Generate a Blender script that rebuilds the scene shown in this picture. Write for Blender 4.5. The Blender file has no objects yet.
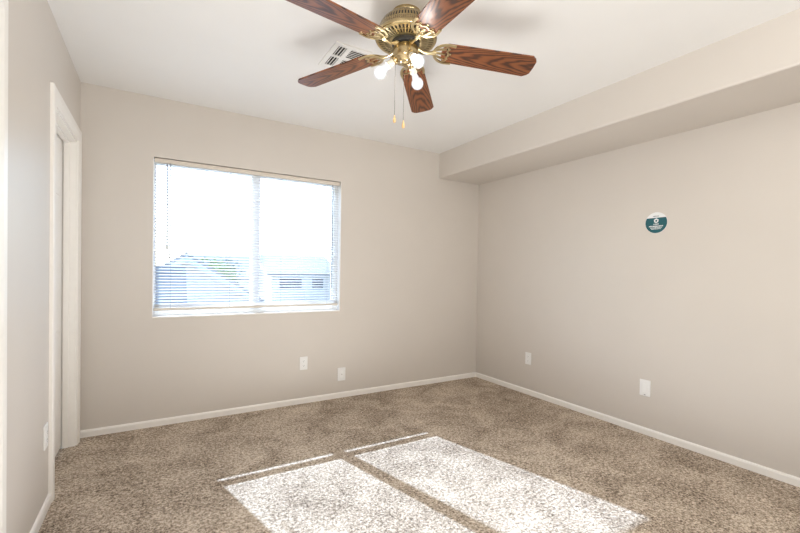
import bpy, bmesh, math, random
from mathutils import Vector, Matrix

random.seed(11)
scn = bpy.context.scene
col = scn.collection
pi = math.pi

# ------------------------------------------------------------------ camera
H = 2.44                    # ceiling height
W = 3.584                   # room width (x), window wall at y = 0, room towards -y
YB = -4.45                  # wall behind the camera
CAM = Vector((0.4555, -3.5261, 1.1797))
yaw, pitch, roll, fpx, spx = 0.5381, -0.0118, 0.0155, 407.52, 10.013
cf = Vector((math.sin(yaw) * math.cos(pitch), math.cos(yaw) * math.cos(pitch), math.sin(pitch)))
r0 = Vector((math.cos(yaw), -math.sin(yaw), 0)); u0 = r0.cross(cf)
cr = r0 * math.cos(roll) + u0 * math.sin(roll); cu = u0 * math.cos(roll) - r0 * math.sin(roll)
cd = bpy.data.cameras.new('camera'); cam = bpy.data.objects.new('camera', cd); col.objects.link(cam)
cd.sensor_width = 36.0; cd.lens = fpx / 800 * 36.0; cd.shift_y = spx / 800; cd.clip_start = 0.02; cd.clip_end = 300
m = Matrix.Identity(4)
for i in range(3):
    m[i][0] = cr[i]; m[i][1] = cu[i]; m[i][2] = -cf[i]; m[i][3] = CAM[i]
cam.matrix_world = m
scn.camera = cam

# ------------------------------------------------------------------ world, sun, large lights, exposure
scn.view_settings.view_transform = 'Standard'; scn.view_settings.look = 'None'
scn.view_settings.exposure = 0.28; scn.view_settings.gamma = 1.0; scn.view_settings.use_curve_mapping = False
SUN_DIR = Vector((0.338, -1.312, -1.0)).normalized()
world = bpy.data.worlds.new('sky'); scn.world = world; world.use_nodes = True
wn = world.node_tree; wn.nodes.clear()
sky = wn.nodes.new('ShaderNodeTexSky'); sky.sky_type = 'NISHITA'; sky.sun_disc = False
sky.sun_elevation = math.radians(36.2); sky.sun_rotation = math.atan2(-SUN_DIR.x, -SUN_DIR.y)
sky.air_density = 1.0; sky.dust_density = 2.5
bg = wn.nodes.new('ShaderNodeBackground'); bg.inputs[1].default_value = 0.29
wo = wn.nodes.new('ShaderNodeOutputWorld')
tint = wn.nodes.new('ShaderNodeMix'); tint.data_type = 'RGBA'; tint.blend_type = 'MULTIPLY'; tint.inputs[0].default_value = 1.0
tint.inputs[7].default_value = (1.42, 1.80, 2.25, 1)            # white balance set for the warm bulbs: daylight reads cool
wn.links.new(sky.outputs[0], tint.inputs[6]); wn.links.new(tint.outputs[2], bg.inputs[0]); wn.links.new(bg.outputs[0], wo.inputs[0])


def light(name, kind, loc, direction, energy, color, **kw):
    d = bpy.data.lights.new(name, kind); o = bpy.data.objects.new(name, d); col.objects.link(o)
    o.location = loc; o.rotation_euler = Vector(direction).to_track_quat('-Z', 'Y').to_euler()
    d.energy = energy; d.color = color
    for k, v in kw.items(): setattr(d, k, v)
    return o


light('sun', 'SUN', (-6, 24, 18), SUN_DIR, 12.0, (0.76, 0.97, 1.31), angle=math.radians(0.53))
light('room_fill', 'AREA', (2.2, -4.2, 2.15), (-0.06, 1, -0.05), 20.0, (0.99, 1.0, 0.99), shape='RECTANGLE', size=1.9, size_y=0.5)
light('added_floor_uplight', 'AREA', (1.55, -2.1, 0.04), (0, 0, 1), 22.0, (0.99, 1.0, 1.0), shape='ELLIPSE', size=2.5, size_y=3.2)  # added unseen lamp, stands in for sunlight bouncing up off the carpet
light('camera_flash', 'AREA', (0.28, -3.52, 1.50), (1.0, 0.75, 0.32), 15.0, (1.0, 0.99, 0.96), shape='DISK', size=0.30)
po = light('window_portal', 'AREA', (1.17, 0.13, 1.41), (0, -1, 0), 1.0, (1, 1, 1), shape='RECTANGLE', size=1.5, size_y=1.2)
po.data.cycles.is_portal = True


# ------------------------------------------------------------------ materials
class NT:
    def __init__(s, name):
        s.m = bpy.data.materials.new(name); s.m.use_nodes = True
        s.t = s.m.node_tree; s.b = s.t.nodes['Principled BSDF']; s.out = s.t.nodes['Material Output']
    def n(s, typ, **kw):
        o = s.t.nodes.new(typ)
        for k, v in kw.items(): setattr(o, k, v)
        return o
    def l(s, a, b): s.t.links.new(a, b)
    def math(s, op, a, b=None, c=None):
        o = s.n('ShaderNodeMath', operation=op)
        for i, v in enumerate((a, b, c)):
            if v is None: continue
            if isinstance(v, (int, float)): o.inputs[i].default_value = v
            else: s.l(v, o.inputs[i])
        return o.outputs[0]
    def ramp(s, fac, stops):
        o = s.n('ShaderNodeValToRGB'); e = o.color_ramp.elements
        while len(e) < len(stops): e.new(0.5)
        for i, (p, c) in enumerate(stops): e[i].position = p; e[i].color = (*c, 1)
        s.l(fac, o.inputs[0]); return o.outputs[0]
    def noise(s, scale, detail=2.0, rough=0.5, vec=None, dist=0.0):
        o = s.n('ShaderNodeTexNoise'); o.inputs['Scale'].default_value = scale; o.inputs['Detail'].default_value = detail
        o.inputs['Roughness'].default_value = rough; o.inputs['Distortion'].default_value = dist
        if vec is not None: s.l(vec, o.inputs['Vector'])
        return o.outputs['Fac']
    def coord(s): return s.n('ShaderNodeTexCoord').outputs['Object']
    def bump(s, h, strength, dist=0.01):
        o = s.n('ShaderNodeBump'); o.inputs['Strength'].default_value = strength; o.inputs['Distance'].default_value = dist
        s.l(h, o.inputs['Height']); s.l(o.outputs[0], s.b.inputs['Normal'])


def flat(name, c, rough=0.5, metal=0.0, var=0.03, scale=25.0, bump=0.0, spec=0.5):
    t = NT(name); v = t.coord(); f = t.noise(scale, 3.0, 0.6, v)
    lo = tuple(x * (1 - var) for x in c); hi = tuple(min(1, x * (1 + var)) for x in c)
    t.l(t.ramp(f, [(0.3, lo), (0.7, hi)]), t.b.inputs['Base Color'])
    t.b.inputs['Roughness'].default_value = rough; t.b.inputs['Metallic'].default_value = metal
    t.b.inputs['Specular IOR Level'].default_value = spec
    if bump: t.bump(f, bump, 0.002)
    return t.m


def paint(name, c, rough=0.6, bump=0.25):
    t = NT(name); v = t.coord()
    f = t.noise(2.2, 3.0, 0.55, v)
    t.l(t.ramp(f, [(0.25, tuple(x * 0.985 for x in c)), (0.75, tuple(min(1, x * 1.015) for x in c))]), t.b.inputs['Base Color'])
    t.b.inputs['Roughness'].default_value = rough; t.b.inputs['Specular IOR Level'].default_value = 0.5
    t.bump(t.noise(110.0, 3.0, 0.6, v), bump, 0.0015)
    return t.m


def carpet():
    t = NT('carpet'); v = t.coord()
    fine = t.noise(120.0, 2.0, 0.8, v)
    tuft = t.noise(58.0, 2.0, 0.6, v, 0.3)
    patch = t.noise(4.2, 4.0, 0.62, v, 0.8)
    wide = t.noise(1.1, 2.0, 0.5, v)
    a = t.math('MULTIPLY', fine, 0.46); b = t.math('MULTIPLY', tuft, 0.34); c = t.math('MULTIPLY', patch, 0.20); d = t.math('MULTIPLY', wide, 0.08)
    s = t.math('ADD', t.math('ADD', a, b), t.math('ADD', c, d))
    t.l(t.ramp(s, [(0.42, (0.085, 0.062, 0.046)), (0.51, (0.32, 0.251, 0.190)), (0.57, (0.55, 0.45, 0.355)), (0.64, (0.76, 0.66, 0.54))]), t.b.inputs['Base Color'])
    t.b.inputs['Roughness'].default_value = 1.0; t.b.inputs['Specular IOR Level'].default_value = 0.05
    h = t.math('ADD', t.math('MULTIPLY', fine, 0.5), tuft)
    t.bump(h, 0.65, 0.008)
    return t.m


def wood():
    t = NT('blade_wood'); v = t.coord()
    oi = t.n('ShaderNodeObjectInfo')
    sx = t.n('ShaderNodeSeparateXYZ'); t.l(v, sx.inputs[0]); x, y = sx.outputs[0], sx.outputs[1]
    off = t.math('MULTIPLY', oi.outputs['Random'], 7.0)
    cb = t.n('ShaderNodeCombineXYZ'); t.l(t.math('MULTIPLY', x, 3.2), cb.inputs[0]); t.l(t.math('MULTIPLY', y, 16.0), cb.inputs[1]); t.l(off, cb.inputs[2])
    warp = t.noise(1.0, 3.0, 0.55, cb.outputs[0])
    cb2 = t.n('ShaderNodeCombineXYZ'); t.l(t.math('MULTIPLY', x, 9.0), cb2.inputs[0]); t.l(t.math('MULTIPLY', y, 420.0), cb2.inputs[1]); t.l(off, cb2.inputs[2])
    pore = t.noise(1.0, 3.0, 0.6, cb2.outputs[0])
    yy = t.math('MULTIPLY', t.math('MULTIPLY', y, y), 1150.0)        # parabolic cathedral figure
    ph = t.math('ADD', t.math('ADD', t.math('MULTIPLY', x, -17.0), yy), t.math('MULTIPLY', warp, 5.0))
    w = t.math('ADD', t.math('MULTIPLY', t.math('SINE', t.math('MULTIPLY', ph, 3.9)), 0.5), 0.5)
    w = t.math('POWER', w, 1.6)
    s = t.math('ADD', t.math('MULTIPLY', w, 0.62), t.math('MULTIPLY', pore, 0.38))
    t.l(t.ramp(s, [(0.10, (0.26, 0.088, 0.030)), (0.42, (0.175, 0.056, 0.020)), (0.66, (0.090, 0.029, 0.012)), (0.88, (0.034, 0.012, 0.007))]), t.b.inputs['Base Color'])
    t.b.inputs['Roughness'].default_value = 0.34; t.b.inputs['Specular IOR Level'].default_value = 0.55
    t.bump(pore, 0.05, 0.001)
    return t.m


def brass(name='antique_brass', perforated=False):
    t = NT(name); v = t.coord(); f = t.noise(60.0, 3.0, 0.6, v)
    base = t.ramp(f, [(0.3, (0.44, 0.335, 0.175)), (0.7, (0.56, 0.44, 0.25))])
    t.b.inputs['Metallic'].default_value = 1.0; t.b.inputs['Roughness'].default_value = 0.24
    if perforated:
        sx = t.n('ShaderNodeSeparateXYZ'); t.l(v, sx.inputs[0]); x, y, z = sx.outputs
        ang = t.math('ARCTAN2', y, x)
        fr = lambda v: t.math('ABSOLUTE', t.math('SUBTRACT', t.math('FRACT', v), 0.5))
        inside = lambda lo, hi: t.math('MULTIPLY', t.math('GREATER_THAN', z, lo), t.math('LESS_THAN', z, hi))
        slot = t.math('MULTIPLY', t.math('LESS_THAN', fr(t.math('MULTIPLY', ang, 60 / (2 * pi))), 0.27), inside(-0.088, -0.066))
        k1 = t.math('MULTIPLY', ang, 90 / (2 * pi)); k2 = t.math('MULTIPLY', z, 1 / 0.0085)
        lat = t.math('MULTIPLY', t.math('LESS_THAN', t.math('ADD', fr(k1), fr(k2)), 0.36), t.math('ADD', inside(-0.1095, -0.093), inside(-0.061, -0.044)))
        hole = t.math('MAXIMUM', slot, t.math('MULTIPLY', lat, 0.75))
        mx = t.n('ShaderNodeMix', data_type='RGBA'); t.l(hole, mx.inputs[0]); t.l(base, mx.inputs[6]); mx.inputs[7].default_value = (0.03, 0.024, 0.014, 1)
        t.l(mx.outputs[2], t.b.inputs['Base Color'])
        t.l(t.math('SUBTRACT', 1.0, hole), t.b.inputs['Metallic'])
        t.bump(t.math('SUBTRACT', 1.0, hole), 0.4, 0.002)
    else:
        t.l(base, t.b.inputs['Base Color'])
    return t.m


def pane_mat(name, tint=(0.97, 0.985, 0.98), gloss=0.06):
    t = NT(name); tr = t.n('ShaderNodeBsdfTransparent'); tr.inputs[0].default_value = (*tint, 1)
    gl = t.n('ShaderNodeBsdfGlossy'); gl.inputs['Roughness'].default_value = 0.02
    mx = t.n('ShaderNodeMixShader'); mx.inputs[0].default_value = gloss
    t.l(tr.outputs[0], mx.inputs[1]); t.l(gl.outputs[0], mx.inputs[2]); t.l(mx.outputs[0], t.out.inputs[0])
    return t.m


def bulb_glass():
    t = NT('bulb_glass'); tr = t.n('ShaderNodeBsdfTransparent')
    em = t.n('ShaderNodeEmission'); em.inputs[0].default_value = (0.95, 0.97, 1.0, 1); em.inputs[1].default_value = 1.15
    gl = t.n('ShaderNodeBsdfGlossy'); gl.inputs['Roughness'].default_value = 0.08
    mx = t.n('ShaderNodeMixShader'); mx.inputs[0].default_value = 0.45; t.l(tr.outputs[0], mx.inputs[1]); t.l(em.outputs[0], mx.inputs[2])
    m2 = t.n('ShaderNodeMixShader'); m2.inputs[0].default_value = 0.08; t.l(mx.outputs[0], m2.inputs[1]); t.l(gl.outputs[0], m2.inputs[2])
    t.l(m2.outputs[0], t.out.inputs[0])
    return t.m


def glow(name, c, s):
    t = NT(name); e = t.n('ShaderNodeEmission'); e.inputs[0].default_value = (*c, 1); e.inputs[1].default_value = s
    t.l(e.outputs[0], t.out.inputs[0]); return t.m


def slat_mat():
    t = NT('blind_slat'); d = t.n('ShaderNodeBsdfDiffuse'); d.inputs[0].default_value = (0.84, 0.83, 0.82, 1)
    tl = t.n('ShaderNodeBsdfTranslucent'); tl.inputs[0].default_value = (0.75, 0.73, 0.72, 1)
    mx = t.n('ShaderNodeMixShader'); mx.inputs[0].default_value = 0.22
    t.l(d.outputs[0], mx.inputs[1]); t.l(tl.outputs[0], mx.inputs[2]); t.l(mx.outputs[0], t.out.inputs[0])
    return t.m


def tiles_mat(name, c):
    t = NT(name); v = t.coord(); sx = t.n('ShaderNodeSeparateXYZ'); t.l(v, sx.inputs[0])
    w = t.math('FRACT', t.math('MULTIPLY', sx.outputs[2], 6.5)); f = t.noise(6.0, 2.0, 0.6, v)
    s = t.math('ADD', t.math('MULTIPLY', w, 0.6), t.math('MULTIPLY', f, 0.4))
    t.l(t.ramp(s, [(0.15, tuple(x * 0.65 for x in c)), (0.4, c), (0.9, tuple(x * 1.15 for x in c))]), t.b.inputs['Base Color'])
    t.b.inputs['Roughness'].default_value = 0.9
    return t.m


def leaf_mat(name, c):
    t = NT(name); v = t.coord(); f = t.noise(3.0, 3.0, 0.6, v)
    t.l(t.ramp(f, [(0.3, tuple(x * 0.6 for x in c)), (0.7, tuple(x * 1.3 for x in c))]), t.b.inputs['Base Color'])
    t.b.inputs['Roughness'].default_value = 0.8
    return t.m


M = dict(
    wall=paint('wall_paint', (0.655, 0.602, 0.545), 0.42), ceil=paint('ceiling_paint', (0.86, 0.845, 0.82), 0.7, 0.3),
    trim=flat('trim_paint', (0.92, 0.885, 0.835), 0.35, var=0.012), carpet=carpet(), wood=wood(),
    brass=brass(), perf=brass('perforated_brass', True), dark=flat('dark_metal', (0.022, 0.020, 0.018), 0.5),
    gold=flat('polished_brass', (0.62, 0.51, 0.30), 0.28, 1.0), glass=pane_mat('window_glass'), bulb=bulb_glass(),
    filament=glow('bulb_glow', (1.0, 0.97, 0.94), 75.0), socket=flat('cream_socket', (0.74, 0.68, 0.56), 0.5),
    fob=flat('maple_fob', (0.86, 0.56, 0.25), 0.45, var=0.12), slat=slat_mat(), rail=flat('blind_rail', (0.70, 0.63, 0.54), 0.45),
    vinyl=flat('white_vinyl', (0.90, 0.89, 0.87), 0.4, var=0.01), clear=flat('acrylic_wand', (0.30, 0.30, 0.36), 0.2),
    cord=flat('cord', (0.24, 0.235, 0.25), 0.8), plate=flat('white_plate', (0.86, 0.85, 0.83), 0.35, var=0.01),
    slot=flat('slot_dark', (0.05, 0.045, 0.04), 0.6), teal=flat('teal_print', (0.008, 0.098, 0.118), 0.4, var=0.05),
    white=flat('white_print', (0.85, 0.85, 0.84), 0.4, var=0.01), ink=flat('grey_ink', (0.16, 0.17, 0.18), 0.5),
    ventpaint=flat('vent_enamel', (0.86, 0.84, 0.80), 0.4, var=0.01), ventdark=flat('duct_dark', (0.045, 0.04, 0.034), 0.9),
    chain=flat('chain_metal', (0.22, 0.20, 0.18), 0.45, 1.0), metal=flat('brushed_nickel', (0.55, 0.53, 0.50), 0.3, 1.0),
    stucco=flat('stucco', (0.74, 0.69, 0.62), 0.95, scale=4), stuccob=flat('grey_stucco', (0.74, 0.64, 0.55), 0.95, scale=4),
    tile=tiles_mat('roof_tile', (0.36, 0.33, 0.31)), tileb=tiles_mat('roof_tile_pale', (0.44, 0.41, 0.38)),
    fascia=flat('fascia', (0.72, 0.71, 0.70), 0.8), hwin=flat('house_window', (0.06, 0.075, 0.11), 0.15),
    ground=flat('gravel_ground', (0.40, 0.36, 0.31), 1.0, scale=1.5, var=0.15), road=flat('asphalt', (0.16, 0.16, 0.17), 0.95, scale=8),
    leaf=leaf_mat('leaves', (0.20, 0.30, 0.06)), leafb=leaf_mat('blue_green_leaves', (0.11, 0.17, 0.13)),
    bark=flat('bark', (0.13, 0.09, 0.06), 0.95, var=0.3, scale=9), block=flat('block_wall', (0.34, 0.31, 0.30), 0.95, scale=5),
)


# ------------------------------------------------------------------ mesh helpers
class MB:
    def __init__(s): s.v = []; s.f = []; s.sm = []
    def add(s, vs, fs, smooth=False):
        o = len(s.v); s.v += [tuple(p) for p in vs]
        for f in fs: s.f.append([o + i for i in f]); s.sm.append(smooth)
        return s
    def box(s, x0, x1, y0, y1, z0, z1):
        vs = [(x, y, z) for x in (x0, x1) for y in (y0, y1) for z in (z0, z1)]
        return s.add(vs, [(0, 1, 3, 2), (4, 6, 7, 5), (0, 4, 5, 1), (2, 3, 7, 6), (0, 2, 6, 4), (1, 5, 7, 3)])
    def prism(s, pts, z0, z1, fn=None, smooth=False):
        n = len(pts); vs = [(p[0], p[1], z) for z in (z0, z1) for p in pts]
        if fn: vs = [fn(p) for p in vs]
        s.add(vs, [tuple(reversed(range(n))), tuple(range(n, 2 * n))])
        s.add(vs, [(i, (i + 1) % n, n + (i + 1) % n, n + i) for i in range(n)], smooth); return s
    def lathe(s, prof, seg=48, org=(0, 0, 0), axis=(0, 0, 1), cap=True):
        q = Vector((0, 0, 1)).rotation_difference(Vector(axis).normalized()); org = Vector(org)
        vs = []
        for r, z in prof:
            for k in range(seg):
                a = 2 * pi * k / seg; vs.append(org + q @ Vector((r * math.cos(a), r * math.sin(a), z)))
        fs = [(i * seg + k, i * seg + (k + 1) % seg, (i + 1) * seg + (k + 1) % seg, (i + 1) * seg + k) for i in range(len(prof) - 1) for k in range(seg)]
        if cap: fs += [tuple(reversed(range(seg))), tuple(range((len(prof) - 1) * seg, len(prof) * seg))]
        return s.add(vs, fs, True)
    def tube(s, pts, rad, seg=10):
        pts = [Vector(p) for p in pts]; vs = []
        rads = rad if isinstance(rad, (list, tuple)) else [rad] * len(pts)
        ref = None
        for i, p in enumerate(pts):
            t = (pts[min(i + 1, len(pts) - 1)] - pts[max(i - 1, 0)]).normalized()
            if ref is None: ref = t.orthogonal()
            ref = (ref - t * ref.dot(t)).normalized(); b = t.cross(ref)
            for k in range(seg):
                a = 2 * pi * k / seg; vs.append(p + (ref * math.cos(a) + b * math.sin(a)) * rads[i])
        fs = [(i * seg + k, i * seg + (k + 1) % seg, (i + 1) * seg + (k + 1) % seg, (i + 1) * seg + k) for i in range(len(pts) - 1) for k in range(seg)]
        fs += [tuple(reversed(range(seg))), tuple(range((len(pts) - 1) * seg, len(pts) * seg))]
        return s.add(vs, fs, True)
    def strip(s, path, w, z0, z1):
        """flat band of width w following a 2D path, extruded z0..z1"""
        P = [Vector((p[0], p[1])) for p in path]; L = []; R = []
        for i, p in enumerate(P):
            t = (P[min(i + 1, len(P) - 1)] - P[max(i - 1, 0)]).normalized(); nn = Vector((-t.y, t.x)) * w / 2
            L.append(p + nn); R.append(p - nn)
        return s.prism([tuple(p) for p in L] + [tuple(p) for p in reversed(R)], z0, z1)
    def build(s, name, mat, parent=None, loc=None, bevel=0.0, seg=2, matrix=None):
        me = bpy.data.meshes.new(name); me.from_pydata(s.v, [], s.f); me.polygons.foreach_set('use_smooth', s.sm); me.update()
        b = bmesh.new(); b.from_mesh(me); bmesh.ops.recalc_face_normals(b, faces=b.faces)
        b.to_mesh(me); b.free(); me.materials.append(mat)
        o = bpy.data.objects.new(name, me); col.objects.link(o)
        if parent is not None: o.parent = parent
        if matrix is not None: o.matrix_local = matrix
        elif loc is not None: o.location = loc
        if bevel:
            md = o.modifiers.new('bevel', 'BEVEL'); md.width = bevel; md.segments = seg; md.limit_method = 'ANGLE'; md.angle_limit = math.radians(40)
            for p in me.polygons: p.use_smooth = True
            try:
                me.set_sharp_from_angle(angle=math.radians(30))
            except Exception: pass
        elif any(s.sm):
            try: me.set_sharp_from_angle(angle=math.radians(38))
            except Exception: pass
        return o


def tag(o, label=None, cat=None, group=None, kind=None):
    for k, v in (('label', label), ('category', cat), ('group', group), ('kind', kind)):
        if v: o[k] = v
    return o


def empty(name, loc=(0, 0, 0), rz=0.0):
    o = bpy.data.objects.new(name, None); col.objects.link(o); o.location = loc; o.rotation_euler = (0, 0, rz); o.empty_display_size = 0.05
    return o


def struct(o, label=None, cat=None): return tag(o, label, cat, kind='structure')


def holed_wall(a0, a1, z0, z1, holes, put):
    """panel in (a, z) with rectangular holes; put(a0,a1,z0,z1) adds a solid block"""
    hs = sorted(holes); cur = a0
    for (h0, h1, hz0, hz1) in hs:
        put(cur, h0, z0, z1)
        if hz0 > z0: put(h0, h1, z0, hz0)
        if hz1 < z1: put(h0, h1, hz1, z1)
        cur = h1
    put(cur, a1, z0, z1)


# ------------------------------------------------------------------ the room shell
WX0, WX1, WZ0, WZ1 = 0.4272, 1.914, 0.8157, 2.0012        # window opening
D1 = (-0.825, -0.140, 2.000)                               # far door opening (y0, y1, head)
D2 = (-2.47, -1.720, 2.000)                                # near door opening
T = 0.15

b = MB().box(-T, W + T, YB - T, T, -0.2, 0.0)
struct(b.build('floor', M['carpet']), 'brown speckled cut pile carpet covering the whole floor', 'carpet')
b = MB().box(-T, W + T, YB - T, T, H, H + 0.15)
struct(b.build('ceiling', M['ceil']), 'smooth off-white painted ceiling', 'ceiling')
b = MB(); holed_wall(-T, W + T, 0.0, H, [(WX0, WX1, WZ0, WZ1)], lambda a0, a1, z0, z1: b.box(a0, a1, 0.0, 0.13, z0, z1))
struct(b.build('wall_back', M['wall']), 'beige painted wall with the window in it', 'wall')
b = MB(); holed_wall(YB, 0.0, 0.0, H, [(D2[0], D2[1], 0.0, D2[2]), (D1[0], D1[1], 0.0, D1[2])], lambda a0, a1, z0, z1: b.box(-T, 0.0, a0, a1, z0, z1))
struct(b.build('wall_left', M['wall']), 'beige painted wall on the left with the doorways', 'wall')
b = MB().box(W, W + T, YB, 0.0, 0.0, H)
struct(b.build('wall_right', M['wall']), 'beige painted wall on the right below the soffit', 'wall')
b = MB().box(-T, W + T, YB - T, YB, 0.0, H)
struct(b.build('wall_front', M['wall']), 'beige painted wall behind the camera', 'wall')
b = MB().box(W - 0.5567, W + 0.03, YB - 0.03, 0.03, 2.177, H + 0.03)
struct(b.build('soffit', M['wall'], bevel=0.012, seg=3), 'boxed-in beige soffit running along the top of the right wall', 'soffit')

BH = 0.050


def base_profile(put):      # (depth from wall, height)
    return [(0.0, 0.0), (0.013, 0.0), (0.013, BH - 0.012), (0.009, BH - 0.003), (0.004, BH), (0.0, BH)]


def baseboard(name, p0, p1, inward, label):
    p0 = Vector((*p0, 0)); p1 = Vector((*p1, 0)); inw = Vector((*inward, 0)); pr = base_profile(None)
    vs = [p + inw * d + Vector((0, 0, z)) for p in (p0, p1) for d, z in pr]; n = len(pr)
    mb = MB().add(vs, [(i, (i + 1) % n, n + (i + 1) % n, n + i) for i in range(n)] + [tuple(range(n)), tuple(reversed(range(n, 2 * n)))])
    return struct(mb.build(name, M['trim']), label, 'baseboard')


baseboard('baseboard_back', (0.0, 0.0), (W, 0.0), (0, -1), 'low white baseboard under the window wall')
baseboard('baseboard_right', (W, YB), (W, 0.0), (-1, 0), 'low white baseboard along the right wall')
baseboard('baseboard_left', (0.0, D2[1] + 0.085), (0.0, D1[0] - 0.085), (1, 0), 'short white baseboard between the two door casings on the left wall')


# ------------------------------------------------------------------ doors in the left wall
def door(name, y0, y1, hz, label, knob_side):
    root = struct(empty(name, (0, (y0 + y1) / 2, 0)), label, 'door')
    yc = (y0 + y1) / 2; L = y0 - yc; R = y1 - yc; cw = 0.085
    # casing: three moulded boards
    c = MB(); prof = [(0.0, 0.0), (0.010, 0.0), (0.012, 0.018), (0.017, 0.040), (0.017, cw - 0.008), (0.013, cw), (0.0, cw)]   # (x, outwards)
    def board(corners):
        n = len(prof); vs = []
        for (base, out) in corners:
            for (x, d) in prof: vs.append((x, base[0] + out[0] * d, base[1] + out[1] * d))
        for k in range(len(corners) - 1):
            o = k * n; c.add(vs[o:o + 2 * n], [(i, (i + 1) % n, n + (i + 1) % n, n + i) for i in range(n)])
        c.add(vs[:n], [tuple(range(n))]); c.add(vs[-n:], [tuple(reversed(range(n)))])
    board([((L, 0.0), (-1, 0)), ((L, hz), (-1, 1)), ((R, hz), (1, 1)), ((R, 0.0), (1, 0))])
    c.build('casing', M['trim'], root)
    j = MB(); jt = 0.012
    j.box(-T, 0.001, L, L + jt, 0, hz); j.box(-T, 0.001, R - jt, R, 0, hz); j.box(-T, 0.001, L + jt, R - jt, hz - jt, hz)
    j.build('jamb', M['trim'], root)
    s = MB(); s.box(-0.064, -0.034, L + jt, L + jt + 0.010, 0, hz - jt); s.box(-0.064, -0.034, R - jt - 0.010, R - jt, 0, hz - jt); s.box(-0.064, -0.034, L + jt + 0.010, R - jt - 0.010, hz - jt - 0.010, hz - jt)
    s.build('stop', M['trim'], root, bevel=0.002)
    # slab with six raised panels
    d = MB(); a0, a1 = L + jt + 0.003, R - jt - 0.003; zt = hz - jt - 0.004
    d.box(-0.104, -0.070, a0, a1, 0.012, zt)
    st = 0.10; mid = (a0 + a1) / 2
    for (z0, z1) in ((0.20, 0.78), (0.92, 1.50), (1.62, zt - 0.11)):
        for (p0, p1) in ((a0 + st, mid - 0.045), (mid + 0.045, a1 - st)):
            d.box(-0.071, -0.0665, p0, p1, z0, z1); d.box(-0.0666, -0.0645, p0 + 0.03, p1 - 0.03, z0 + 0.03, z1 - 0.03)
    slab = d.build('slab', M['trim'], root, bevel=0.003)
    yk = a0 + 0.065 if knob_side < 0 else a1 - 0.065
    k = MB().lathe([(0.0, 0), (0.030, 0.0), (0.030, 0.006), (0.012, 0.010), (0.011, 0.030), (0.024, 0.040), (0.026, 0.052), (0.018, 0.062), (0.0, 0.064)], 24, (-0.0702, yk, 0.92), (1, 0, 0), False)
    k.build('knob', M['metal'], slab)
    return root


door('door_1', D1[0], D1[1], D1[2], 'closed white door set back in its casing beside the far left corner', -1)
door('door_2', D2[0], D2[1], D2[2], 'white door with its casing at the left edge of the photo', -1)

# ------------------------------------------------------------------ window
win = struct(empty('window_1', (0, 0, 0)), 'white two-pane sliding window behind the blind', 'window')
FY0, FY1 = 0.074, 0.128; fw = 0.034; MX = 1.174; FL, FR, FT = 0.012, 0.040, 0.024
f = MB(); f.box(WX0, WX0 + FL, FY0, FY1, WZ0, WZ1); f.box(WX1 - FR, WX1, FY0, FY1, WZ0, WZ1)
f.box(WX0 + FL, WX1 - FR, FY0, FY1, WZ0, WZ0 + fw); f.box(WX0 + FL, WX1 - FR, FY0, FY1, WZ1 - FT, WZ1)
f.build('window_frame', M['vinyl'], win, bevel=0.003)
f = MB().box(MX - 0.030, MX + 0.030, FY0 - 0.002, FY1 - 0.01, WZ0 + fw, WZ1 - FT); f.build('meeting_rail', M['vinyl'], win, bevel=0.003)
for x0, x1, y in ((WX0 + FL, MX - 0.03, 0.100), (MX + 0.03, WX1 - FR, 0.112)):
    sa = MB(); sw = 0.009; b0, b1 = WZ0 + fw, WZ1 - FT
    sa.box(x0, x0 + sw, y - 0.012, y + 0.012, b0, b1); sa.box(x1 - sw, x1, y - 0.012, y + 0.012, b0, b1)
    sa.box(x0 + sw, x1 - sw, y - 0.012, y + 0.012, b0, b0 + sw); sa.box(x0 + sw, x1 - sw, y - 0.012, y + 0.012, b1 - sw, b1)
    so = sa.build('sash', M['vinyl'], win)
    MB().box(x0 + sw, x1 - sw, y - 0.002, y + 0.002, b0 + sw, b1 - sw).build('pane', M['glass'], so)
MB().box(WX0, WX1, -0.003, FY0, WZ0 - 0.010, WZ0 - 0.001).build('window_sill', M['trim'], win, bevel=0.003)
lin = MB(); lin.box(WX0 - 0.0, WX0 + 0.003, -0.001, FY0, WZ0, WZ1); lin.box(WX1 - 0.003, WX1, -0.001, FY0, WZ0, WZ1)
lin.build('window_reveal', M['trim'], win)

# ------------------------------------------------------------------ venetian blind
bl = tag(empty('venetian_blind', (WX0, 0.03, WZ1)), 'white venetian blind with open slats hanging inside the window opening', 'blind')
BX0, BX1 = 0.008, WX1 - WX0 - 0.010; BW = BX1 - BX0
hr = MB(); hr.box(BX0, BX1, -0.016, 0.016, -0.036, -0.004); hr.build('head_rail', M['rail'], bl, bevel=0.003)
BRZ = 0.868 - WZ1
br = MB(); br.box(BX0, BX1, -0.009, 0.009, BRZ - 0.011, BRZ + 0.011); br.build('bottom_rail', M['rail'], bl, bevel=0.004)
sl = MB(); tilt = math.radians(21); hw = 0.0125; z = -0.052; pitch_s = 0.0222
while z > BRZ + 0.0145:
    row = []
    for k in range(5):
        c = -hw + 2 * hw * k / 4; cam_ = 0.0022 * (1 - (c / hw) ** 2)
        y = c * math.cos(tilt) - cam_ * math.sin(tilt); zz = z + c * math.sin(tilt) + cam_ * math.cos(tilt)
        row.append((y, zz))
    vs = [(x, y, zz) for x in (BX0 + 0.004, BX1 - 0.004) for (y, zz) in row]
    sl.add(vs, [(k, k + 1, 6 + k, 5 + k) for k in range(4)], True)
    z -= pitch_s if z - pitch_s > BRZ + 0.022 else 0.0034
so = sl.build('slats', M['slat'], bl)
md = so.modifiers.new('thickness', 'SOLIDIFY'); md.thickness = 0.0006; md.offset = 0
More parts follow.
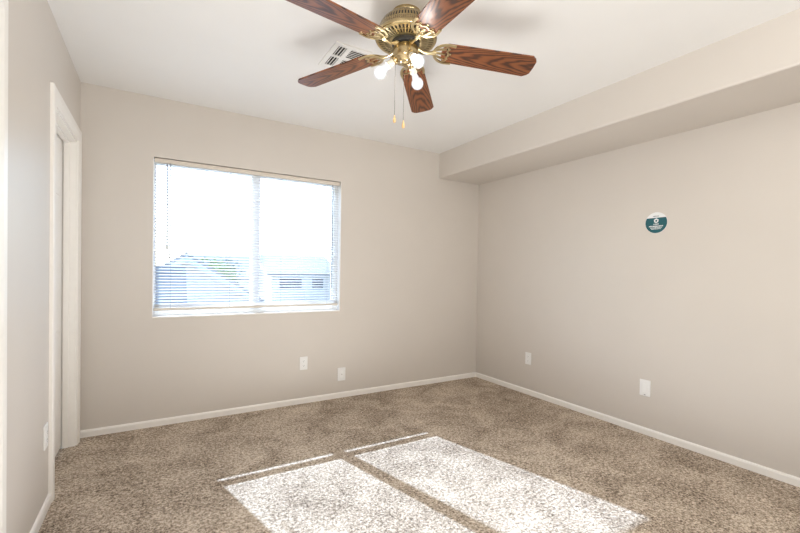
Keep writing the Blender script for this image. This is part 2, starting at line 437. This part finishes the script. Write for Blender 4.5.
for fx in (0.075, 0.36, 0.64, 0.925):
    c = MB(); x = BX0 + BW * fx
    for y in (-0.0135, 0.0135): c.tube([(x, y, -0.036), (x, y, BRZ + 0.008)], 0.0007, 6)
    zz = -0.052
    while zz > BRZ + 0.016:
        c.box(x - 0.0006, x + 0.0006, -0.0135, 0.0135, zz - 0.0036, zz - 0.0028); zz -= pitch_s
    c.build('ladder_cord', M['cord'], bl)
wx = 0.517 - WX0
wd = MB(); wd.tube([(wx, -0.024, -0.045), (wx + 0.003, -0.024, -0.655)], 0.0052, 8); wd.lathe([(0.0, 0), (0.0072, 0.001), (0.0072, 0.025), (0.0, 0.026)], 10, (wx + 0.003, -0.024, -0.68), (0, 0, 1), False)
w_ = wd.build('tilt_wand', M['clear'], bl)
MB().tube([(wx, -0.012, -0.030), (wx, -0.020, -0.032), (wx, -0.024, -0.048)], 0.002, 6).build('hook', M['metal'], w_)
for x, zb in ((1.836 - WX0, -0.98), (0.538 - WX0, -0.76)):
    lc = MB()
    for dx in (-0.002, 0.002): lc.tube([(x + dx, -0.0175, -0.034), (x + dx, -0.0185, zb)], 0.0016, 6)
    lc.build('lift_cord', M['cord'], bl)


# ------------------------------------------------------------------ ceiling fan
HUBZ = 2.272 - H
fan = tag(empty('ceiling_fan', (1.4885 - (-0.0168) * (H - 2.272), -1.8162 + 0.0179 * (H - 2.272), H)),
          'five-blade wood and antique brass ceiling fan with three lit bulbs and two pull chains', 'ceiling fan')
fan.rotation_euler = (-0.0179, 0.0168, 0)
Z = lambda z: z - H
MB().lathe([(0.0, 0.004), (0.069, 0.004), (0.070, Z(2.432)), (0.067, Z(2.424)), (0.061, Z(2.414)), (0.058, Z(2.405)), (0, Z(2.405))], 56, cap=False).build('canopy', M['brass'], fan)
mo = MB().lathe([(0.0, Z(2.412)), (0.066, Z(2.412)), (0.088, Z(2.408)), (0.102, Z(2.401)), (0.118, Z(2.386)), (0.130, Z(2.366)), (0.139, Z(2.345)), (0.144, Z(2.326)), (0.149, Z(2.321)), (0.151, Z(2.315)), (0.149, Z(2.308)), (0.143, Z(2.305)), (0.138, Z(2.309)), (0.0, Z(2.316))], 96, cap=False)
motor = mo.build('motor_housing', M['perf'], fan)
g = MB(); n = 44                      # radial grille under the motor
for k in range(n):
    a = 2 * pi * k / n; ca, sa = math.cos(a), math.sin(a)
    pts = []
    for (r, w, z0) in ((0.076, 0.0024, Z(2.294)), (0.138, 0.0044, Z(2.302))):
        for s in (-1, 1):
            for h in (0.0, 0.004): pts.append((r * ca - s * w * sa, r * sa + s * w * ca, z0 + h))
    g.add(pts, [(0, 1, 3, 2), (4, 6, 7, 5), (0, 4, 5, 1), (2, 3, 7, 6), (0, 2, 6, 4), (1, 5, 7, 3)])
def ring(mb, r0_, r1_, z0, z1): mb.lathe([(r0_, z0), (r1_, z0), (r1_, z1), (r0_, z1), (r0_, z0)], 64, cap=False)
ring(g, 0.066, 0.080, Z(2.293), Z(2.299)); ring(g, 0.106, 0.110, Z(2.2975), Z(2.3020)); ring(g, 0.134, 0.145, Z(2.3015), Z(2.3070))
g.build('vent_grille', M['gold'], motor)
MB().lathe([(0.0, Z(2.316)), (0.138, Z(2.312)), (0.134, Z(2.3085)), (0.0, Z(2.301))], 48, cap=False).build('winding_cover', M['dark'], motor)
MB().lathe([(0.0, Z(2.304)), (0.066, Z(2.302)), (0.069, Z(2.294)), (0.066, Z(2.278)), (0.050, Z(2.270)), (0.0, Z(2.268))], 48, cap=False).build('flywheel', M['dark'], fan)
MB().lathe([(0.0, Z(2.272)), (0.044, Z(2.272)), (0.060, Z(2.268)), (0.0625, Z(2.262)), (0.0625, Z(2.216)), (0.058, Z(2.209)), (0.042, Z(2.204)), (0.030, Z(2.199)), (0.026, Z(2.191)), (0.018, Z(2.186)), (0.0, Z(2.185))], 56, cap=False).build('switch_housing', M['brass'], fan)

RT, WT, WR, RR = 0.654, 0.1425, 0.1234, 0.2355
beta, droop = -0.1731, 0.0675
PH = -23.66


def hwid(r): return 0.5 * (WR + (WT - WR) * (r - RR) / (RT - 0.032 - RR))


def blade_outline():
    pts = []
    ri = 0.178
    for k in range(9):                                   # rounded root
        a = pi / 2 + pi * k / 8
        pts.append((ri + 0.026 + 0.026 * math.cos(a), hwid(0.2) * math.sin(a)))
    ch = 0.030
    pts += [(RT - ch, -hwid(RT - ch)), (RT - 0.010, -hwid(RT) + 0.016), (RT - 0.002, -hwid(RT) + 0.030), (RT, 0.0), (RT - 0.002, hwid(RT) - 0.030), (RT - 0.010, hwid(RT) - 0.016), (RT - ch, hwid(RT - ch))]
    return pts


bo = blade_outline()
blade_me = None
for k in range(5):
    a = math.radians(PH + 72 * k)
    e = Vector((math.cos(a), math.sin(a), -droop)).normalized(); t = Vector((-math.sin(a), math.cos(a), 0)) * math.cos(beta) + Vector((0, 0, math.sin(beta)))
    nrm = e.cross(t).normalized(); t = nrm.cross(e)
    mt = Matrix.Identity(4)
    for i in range(3): mt[i][0] = e[i]; mt[i][1] = t[i]; mt[i][2] = nrm[i]
    mt[2][3] = HUBZ
    if k == 0:
        blade = MB().prism(bo, 0.0, 0.0075).build('blade', M['wood'], fan, bevel=0.0022, matrix=mt); blade_me = blade.data
        # openwork bracket: curved arm, horseshoe band, scalloped leaf
        ir = MB(); z0, z1 = -0.006, 0.0005
        arc = []
        for q in range(25):
            th = math.radians(80 + 200 * q / 24)
            arc.append((0.205 + 0.064 * math.cos(th), 0.0605 * math.sin(th)))
        arc = [(0.238, 0.0575)] + arc + [(0.238, -0.0575)]
        ir.strip(arc, 0.0115, z0, z1)
        sc = []
        for q in range(33):
            s = -0.056 + 0.112 * q / 32; sc.append((0.196 + 0.010 * abs(math.sin(s / 0.112 * pi * 3 + pi / 2)) - 6.0 * (s * s) * 0.9 + 0.008, s))
        ir.strip(sc, 0.0075, z0, z1)
        for s0, s1, rr in ((0.0, 0.0, 0.150), (0.020, 0.034, 0.155), (-0.020, -0.034, 0.155)):
            ir.strip([(0.142 + abs(s1) * 0.25, s1 * 0.55), (0.168, s1 * 0.75), (0.197, s1)], 0.0085, z0, z1)
        for (r, s) in ((0.222, 0.0), (0.212, 0.032), (0.212, -0.032)):
            ir.lathe([(0.0, -0.0035), (0.0045, -0.003), (0.0055, 0.0), (0.0, 0.001)], 12, (r, s, 0.0), (0, 0, 1), False)
        pts = []; rads = []
        for q in range(13):
            u = q / 12; r = 0.046 + (0.150 - 0.046) * u
            pts.append((r, 0.0, 0.012 * (1 - u) ** 1.2 + 0.014 * math.sin(u * pi) * -1.0 - 0.002)); rads.append(0.0085 + 0.003 * math.cos(u * pi * 2))
        ir.tube(pts, rads, 12)
        iron = ir.build('blade_bracket', M['gold'], fan, bevel=0.0012, seg=1, matrix=mt)
        blade0, iron0 = blade, iron
    else:
        for src in (blade0, iron0):
            c = src.copy(); col.objects.link(c); c.parent = fan; c.matrix_local = mt

BZ = 2.147
for k, ang in enumerate((147.7, 267.7, 27.7)):
    a = math.radians(ang); d = Vector((math.cos(a), math.sin(a), 0))
    p0 = d * 0.050 + Vector((0, 0, Z(2.214))); p1 = d * 0.122 + Vector((0, 0, Z(BZ))); ax = (p1 - p0).normalized()
    ro = MB().lathe([(0.0, -0.012), (0.018, -0.012), (0.021, 0.0), (0.022, 0.012), (0.019, 0.016), (0.0, 0.016)], 28, p0, ax, False).build('lamp_cup', M['brass'], fan)
    sk = MB().lathe([(0.0, 0.012), (0.0155, 0.012), (0.0165, 0.030), (0.0185, 0.044), (0.0175, 0.048), (0.0, 0.048)], 28, p0, ax, False).build('lamp_socket', M['socket'], fan)
    L = (p1 - p0).length
    prof = [(0.0125, 0.044), (0.0135, 0.052)]
    for q in range(0, 15):
        th = math.radians(143 - 143 * q / 14); prof.append((max(0.0002, 0.0305 * math.sin(th)), L + 0.0305 * math.cos(th)))
    bu = MB().lathe(prof, 32, p0, ax, False).build('light_bulb', M['bulb'], fan)
    pf = [(0.0, -0.020), (0.007, -0.019), (0.0155, -0.012), (0.0205, 0.0), (0.019, 0.009), (0.013, 0.0165), (0.006, 0.0195), (0.0, 0.020)]
    MB().lathe([(r, L + zz) for r, zz in pf], 24, p0, ax, False).build('glowing_core', M['filament'], bu)

inv = Matrix.Translation(fan.location) @ fan.rotation_euler.to_matrix().to_4x4()
inv = inv.inverted()
for (x, y, zt, zb, fl) in ((1.464, -1.759, 2.205, 1.955, 0.036), (1.522, -1.748, 2.200, 1.945, 0.039)):
    A = inv @ Vector((x, y, zt)); B = inv @ Vector((x, y, zb)); C = inv @ Vector((x, y, zb - fl)); S = Vector((A.x * 0.72, A.y * 0.72, A.z + 0.01))
    ch = MB().tube([S, (S + A) / 2 + Vector((0, 0, 0.004)), A, B], 0.0011, 6)
    nb = 56
    for q in range(nb):
        p = A.lerp(B, (q + 0.5) / nb); ch.lathe([(0.0, -0.0019), (0.0018, 0.0), (0.0, 0.0019)], 6, p, (0, 0, 1), False)
    co = ch.build('pull_chain', M['chain'], fan)
    MB().lathe([(0.0, 0.002), (0.0025, 0.0), (0.0042, -fl * 0.25), (0.0075, -fl * 0.62), (0.0078, -fl * 0.82), (0.005, -fl * 0.97), (0.0, -fl)], 18, B, B - C, False).build('fob', M['fob'], co)

# ------------------------------------------------------------------ ceiling vent
vx0, vx1, vy0, vy1 = 1.292, 1.512, -1.407, -1.112
ve = tag(empty('ceiling_vent', ((vx0 + vx1) / 2, (vy0 + vy1) / 2, H)), 'white louvred air vent in the ceiling half behind a fan blade', 'vent')
vcx, vcy = (vx0 + vx1) / 2, (vy0 + vy1) / 2
banks = [(1.320, 1.371, -1.376, -1.270, 'y'), (1.320, 1.371, -1.253, -1.144, 'y'), (1.397, 1.484, -1.376, -1.270, 'x'), (1.397, 1.484, -1.253, -1.144, 'x')]
fr = MB(); xs = [vx0, 1.320, 1.371, 1.397, 1.484, vx1]; ys = [vy0, -1.376, -1.270, -1.253, -1.144, vy1]
for i in range(5):
    for j in range(5):
        if i in (1, 3) and j in (1, 3): continue
        fr.box(xs[i] - vcx, xs[i + 1] - vcx, ys[j] - vcy, ys[j + 1] - vcy, -0.007, 0.001)
fr.build('frame', M['ventpaint'], ve)
MB().box(1.318 - vcx, 1.486 - vcx, -1.378 - vcy, -1.142 - vcy, -0.0016, -0.0006).build('duct_opening', M['ventdark'], ve)
for (x0, x1, y0, y1, axs) in banks:
    lv = MB(); nl = 3 if axs == 'y' else 6
    for q in range(nl):
        if axs == 'y':
            x = x0 + (x1 - x0) * (q + 0.5) / nl; w = (x1 - x0) / nl * 0.24
            lv.add([(x - w - vcx, yy - vcy, zz) if h == 0 else (x + w - vcx, yy - vcy, zz) for yy in (y0, y1) for h, zz in ((0, -0.0078), (0, -0.0066), (1, -0.0035), (1, -0.0023))], [(0, 1, 3, 2), (4, 6, 7, 5), (0, 4, 5, 1), (2, 3, 7, 6), (0, 2, 6, 4), (1, 5, 7, 3)])
        else:
            y = y0 + (y1 - y0) * (q + 0.5) / nl; w = (y1 - y0) / nl * 0.36
            lv.add([(xx - vcx, y - w - vcy, zz) if h == 0 else (xx - vcx, y + w - vcy, zz) for xx in (x0, x1) for h, zz in ((0, -0.0078), (0, -0.0066), (1, -0.0035), (1, -0.0023))], [(0, 1, 3, 2), (4, 6, 7, 5), (0, 4, 5, 1), (2, 3, 7, 6), (0, 2, 6, 4), (1, 5, 7, 3)])
    lv.build('louvre_bank', M['ventpaint'], ve)


# ------------------------------------------------------------------ wall plates
def plate_root(name, loc, rz, label, w, h, cat):
    """local frame: x along the wall, -y out of the wall"""
    r = tag(empty(name, loc, rz), label, cat)
    MB().box(-w / 2, w / 2, -0.006, 0.001, -h / 2, h / 2).build('cover_plate', M['plate'], r, bevel=0.0035, seg=3)
    return r


def screw(r, x, z, parent=None):
    MB().lathe([(0.0, 0), (0.0034, 0.0), (0.003, 0.0012), (0.0, 0.0015)], 14, (x, -0.006, z), (0, -1, 0), False).build('screw', M['plate'], r)


def outlet(loc, rz, label, w=0.071, h=0.117):
    r = plate_root('wall_outlet', loc, rz, label, w, h, 'outlet')
    for s in (-1, 1):
        pts = []
        for k in range(28):
            a = 2 * pi * k / 28; x = 0.0172 * math.cos(a); zz = 0.0172 * math.sin(a); pts.append((x, max(-0.0138, min(0.0138, zz))))
        o = MB().prism(pts, 0, 0.003, lambda p: (p[0], -0.0055 - p[2], p[1] + s * 0.0195)).build('receptacle', M['socket'] if False else M['vinyl'], r, bevel=0.0006, seg=1)
        sl_ = MB(); zc = s * 0.0195
        sl_.box(-0.0075, -0.0053, -0.0088, -0.0080, zc - 0.002, zc + 0.0065); sl_.box(0.0053, 0.0075, -0.0088, -0.0080, zc - 0.001, zc + 0.0058)
        sl_.lathe([(0.0, 0), (0.0026, 0.0), (0.0026, 0.0008), (0.0, 0.0008)], 12, (0, -0.0080, zc - 0.0075), (0, -1, 0), False)
        sl_.build('slots', M['slot'], o)
    screw(r, 0, 0)
    return r


outlet((1.578, 0, 0.356), 0, 'white duplex outlet on the window wall, left of the cable jack plate')
cp = plate_root('cable_plate', (1.940, 0, 0.217), 0, 'white cable jack plate on the window wall, lower than the outlet beside it', 0.078, 0.122, 'wall plate')
MB().box(-0.017, 0.017, -0.0078, -0.005, -0.033, 0.033).build('insert', M['vinyl'], cp, bevel=0.001)
MB().lathe([(0.0, 0), (0.0048, 0.0), (0.0048, 0.006), (0.0030, 0.006), (0.0, 0.004)], 16, (0, -0.0078, 0.0), (0, -1, 0), False).build('jack', M['metal'], cp)
screw(cp, 0, 0.048); screw(cp, 0, -0.048)
outlet((W, -0.760, 0.351), -pi / 2, 'white duplex outlet low on the right wall near the room corner')
bp_ = plate_root('blank_plate', (W, -1.8715, 0.344), -pi / 2, 'plain white cover plate low on the right wall under the round sticker', 0.078, 0.121, 'wall plate')
MB().box(-0.0165, 0.0165, -0.0078, -0.005, -0.034, 0.034).build('insert', M['vinyl'], bp_, bevel=0.001)
MB().box(-0.006, 0.006, -0.0072, -0.0058, -0.052, -0.0485).build('notch', M['slot'], bp_)
outlet((0, -0.985, 0.362), pi / 2, 'white outlet on the left wall beside the far door casing')

# ------------------------------------------------------------------ round sticker on the right wall
st = tag(empty('round_sticker', (W, -1.923, 1.566), -pi / 2), 'round teal and white sign stuck high on the right wall', 'sign')
R_ = 0.0765
def circ(r, a0=0.0, a1=2 * pi, n=48): return [(r * math.cos(a0 + (a1 - a0) * k / n), r * math.sin(a0 + (a1 - a0) * k / n)) for k in range(n + (0 if abs(a1 - a0 - 2 * pi) < 1e-6 else 1))]
up = lambda y: (lambda p: (p[0], -y - p[2], p[1]))
MB().prism(circ(R_), -0.0005, 0.002, up(0.0)).build('disc', M['white'], st)
zc = 0.036; a0 = pi - math.asin(zc / (R_ * 0.985)); a1 = 2 * pi + math.asin(zc / (R_ * 0.985))
MB().prism(circ(R_ * 0.985, a0, a1), 0, 0.0006, up(0.0021)).build('teal_field', M['teal'], st)
lg = MB(); pent = [(0.0, 0.0195), (0.0165, 0.008), (0.0135, -0.009), (0.0, -0.0145), (-0.0135, -0.009), (-0.0165, 0.008)]
n = len(pent)
for k in range(n):
    p, q = pent[k], pent[(k + 1) % n]; lg.prism([p, q, (q[0] * 0.45, q[1] * 0.45), (p[0] * 0.45, p[1] * 0.45)], 0, 0.0005, lambda v: (v[0] + 0.001, -0.0028 - v[2], v[1] + 0.013))
lg.build('emblem', M['white'], st)
tx_ = MB(); rnd = random.Random(4)
def line(z, x0, x1, h, mb):
    x = x0
    while x < x1 - 0.002:
        w = rnd.uniform(0.0022, 0.0038); mb.box(x, min(x + w, x1), -0.0033, -0.0027, z - h / 2, z + h / 2); x += w + rnd.choice((0.0009, 0.0009, 0.0009, 0.0022))
line(-0.0105, -0.018, 0.019, 0.0065, tx_)
line(-0.0255, -0.049, 0.049, 0.0080, tx_); line(-0.0365, -0.040, 0.040, 0.0052, tx_); line(-0.0450, -0.034, 0.034, 0.0052, tx_)
tx_.build('lettering', M['white'], st)
tp = MB(); line(0.0475, -0.021, 0.021, 0.0055, tp); tp.build('small_print', M['ink'], st)


# ------------------------------------------------------------------ outside: single-storey houses seen from upstairs
GZ = -3.0
struct(MB().box(-60, 90, 2.5, 140, GZ - 0.2, GZ).build('ground', M['ground']), 'pale gravel ground between the houses outside', 'ground')


def house(name, x0, x1, y0, y1, eave, ridge, along, wallm, roofm, label, wins, ov=0.4):
    r = tag(empty(name, ((x0 + x1) / 2, (y0 + y1) / 2, GZ)), label, 'house', 'single-storey houses outside the window')
    cx, cy = (x0 + x1) / 2, (y0 + y1) / 2; a, b_ = (x1 - x0) / 2, (y1 - y0) / 2; e, g_ = eave - GZ, ridge - GZ
    w = MB()
    if along == 'y': w.prism([(-a, 0), (a, 0), (a, e), (0, g_), (-a, e)], -b_, b_, lambda p: (p[0], p[2], p[1]))
    else: w.prism([(-b_, 0), (b_, 0), (b_, e), (0, g_), (-b_, e)], -a, a, lambda p: (p[2], p[0], p[1]))
    w.build('wall', wallm, r)
    hw_, L = (a, b_) if along == 'y' else (b_, a)
    sl_ = (g_ - e) / hw_; th = 0.16; o = ov
    sec = [(-hw_ - o, e - sl_ * o), (0, g_), (hw_ + o, e - sl_ * o), (hw_ + o, e - sl_ * o + th), (0, g_ + th), (-hw_ - o, e - sl_ * o + th)]
    fn = (lambda p: (p[0], p[2], p[1])) if along == 'y' else (lambda p: (p[2], p[0], p[1]))
    MB().prism(sec, -L - o, L + o, lambda p: fn((p[0], p[1] + 0.02, p[2]))).build('roof', roofm, r)
    for s2 in (-1, 1):
        fa = MB()
        for sg in (-1, 1):
            pl = [(0, g_ + 0.05), (sg * (hw_ + o), e - sl_ * o + 0.05), (sg * (hw_ + o), e - sl_ * o - 0.17), (0, g_ - 0.17)]
            fa.prism(pl, s2 * (L + o), s2 * (L + o) + s2 * 0.04, fn)
        fa.build('fascia', M['fascia'], r)
    for (u, z0, w_, h_) in wins:
        f_ = MB().box(u - w_ / 2 - 0.07, u + w_ / 2 + 0.07, -b_ - 0.05, -b_ - 0.002, z0 - 0.07, z0 + h_ + 0.07).build('window', M['fascia'], r)
        MB().box(u - w_ / 2, u + w_ / 2, -b_ - 0.06, -b_ - 0.045, z0, z0 + h_).build('pane', M['hwin'], f_)
    return r


house('house', -1.9, 4.7, 14.0, 24.0, -0.55, 1.60, 'y', M['stucco'], M['tile'], 'pale gabled house seen through the left half of the window', [(0.6, 0.9, 1.1, 1.1), (-1.6, 0.9, 1.1, 1.1)])
house('house', -6.0, 0.85, 9.8, 12.6, -0.55, 1.05, 'x', M['stuccob'], M['tile'], 'grey roofed house low at the left edge of the window', [(2.2, 1.0, 0.9, 1.0)])
house('house', 7.0, 11.3, 24.0, 30.0, 0.95, 2.10, 'x', M['stucco'], M['tile'], 'grey roofed house seen through the right half of the window', [(-0.9, 2.9, 1.5, 0.75), (1.0, 2.9, 0.8, 0.75)])
house('house', 12.3, 17.2, 26.5, 34.0, 0.75, 1.75, 'y', M['stucco'], M['tileb'], 'pale gabled house at the right edge of the window', [(-1.0, 2.7, 1.2, 0.8), (1.2, 2.7, 1.0, 0.8)])
house('house', 4.0, 13.0, 44.0, 52.0, 0.2, 2.6, 'x', M['stucco'], M['tileb'], 'distant house with a low roof on the skyline behind the tree', [(-2.0, 0.9, 1.4, 1.2)])


def tree(x, y, hgt, cr_, nleaf, mat, label, seed):
    rn = random.Random(seed)
    r = tag(empty('tree', (x, y, GZ)), label, 'tree', 'trees outside the window')
    t = MB(); t.tube([(0, 0, 0), (0.05, 0.02, hgt * 0.3), (0.0, 0.05, hgt * 0.55), (0.1, 0, hgt * 0.8)], [0.16, 0.13, 0.10, 0.04], 8)
    for k in range(5):
        a = k * 2 * pi / 5 + rn.random(); t.tube([(0, 0.04, hgt * (0.4 + 0.05 * k)), (math.cos(a) * cr_ * 0.4, math.sin(a) * cr_ * 0.4, hgt * (0.58 + 0.04 * k)), (math.cos(a) * cr_ * 0.7, math.sin(a) * cr_ * 0.7, hgt * (0.66 + 0.04 * k))], [0.07, 0.045, 0.02], 6)
    t.build('trunk', M['bark'], r)
    lf = MB()
    for k in range(nleaf):
        d = Vector((rn.gauss(0, 1), rn.gauss(0, 1), rn.gauss(0, 1))).normalized() * (rn.random() ** 0.4)
        p = Vector((d.x * cr_, d.y * cr_, hgt * 0.72 + d.z * hgt * 0.28)); s = rn.uniform(0.10, 0.2)
        u = Vector((rn.gauss(0, 1), rn.gauss(0, 1), rn.gauss(0, 1))).normalized(); v = u.orthogonal().normalized()
        lf.add([p - u * s, p + v * s * 0.45, p + u * s, p - v * s * 0.45], [(0, 1, 2, 3)])
    lf.build('foliage', mat, r)


tree(3.6, 30.0, 5.0, 2.3, 1500, M['leaf'], 'bright green leafy tree behind the pale gabled house', 1)
tree(11.8, 21.9, 4.5, 0.8, 700, M['leafb'], 'slim blue-green tree at the right side of the window view', 2)
tree(6.3, 41.0, 5.4, 2.0, 900, M['leafb'], 'distant blue-green tree on the skyline near the window centre', 3)
fw_ = MB(); fw_.box(4.9, 24.0, 21.0, 21.2, GZ, GZ + 1.8); fw_.box(4.9, 24.0, 20.96, 21.24, GZ + 1.8, GZ + 1.88)
tag(fw_.build('garden_wall', M['block']), 'long low block garden wall outside in front of the right-hand houses', 'wall')
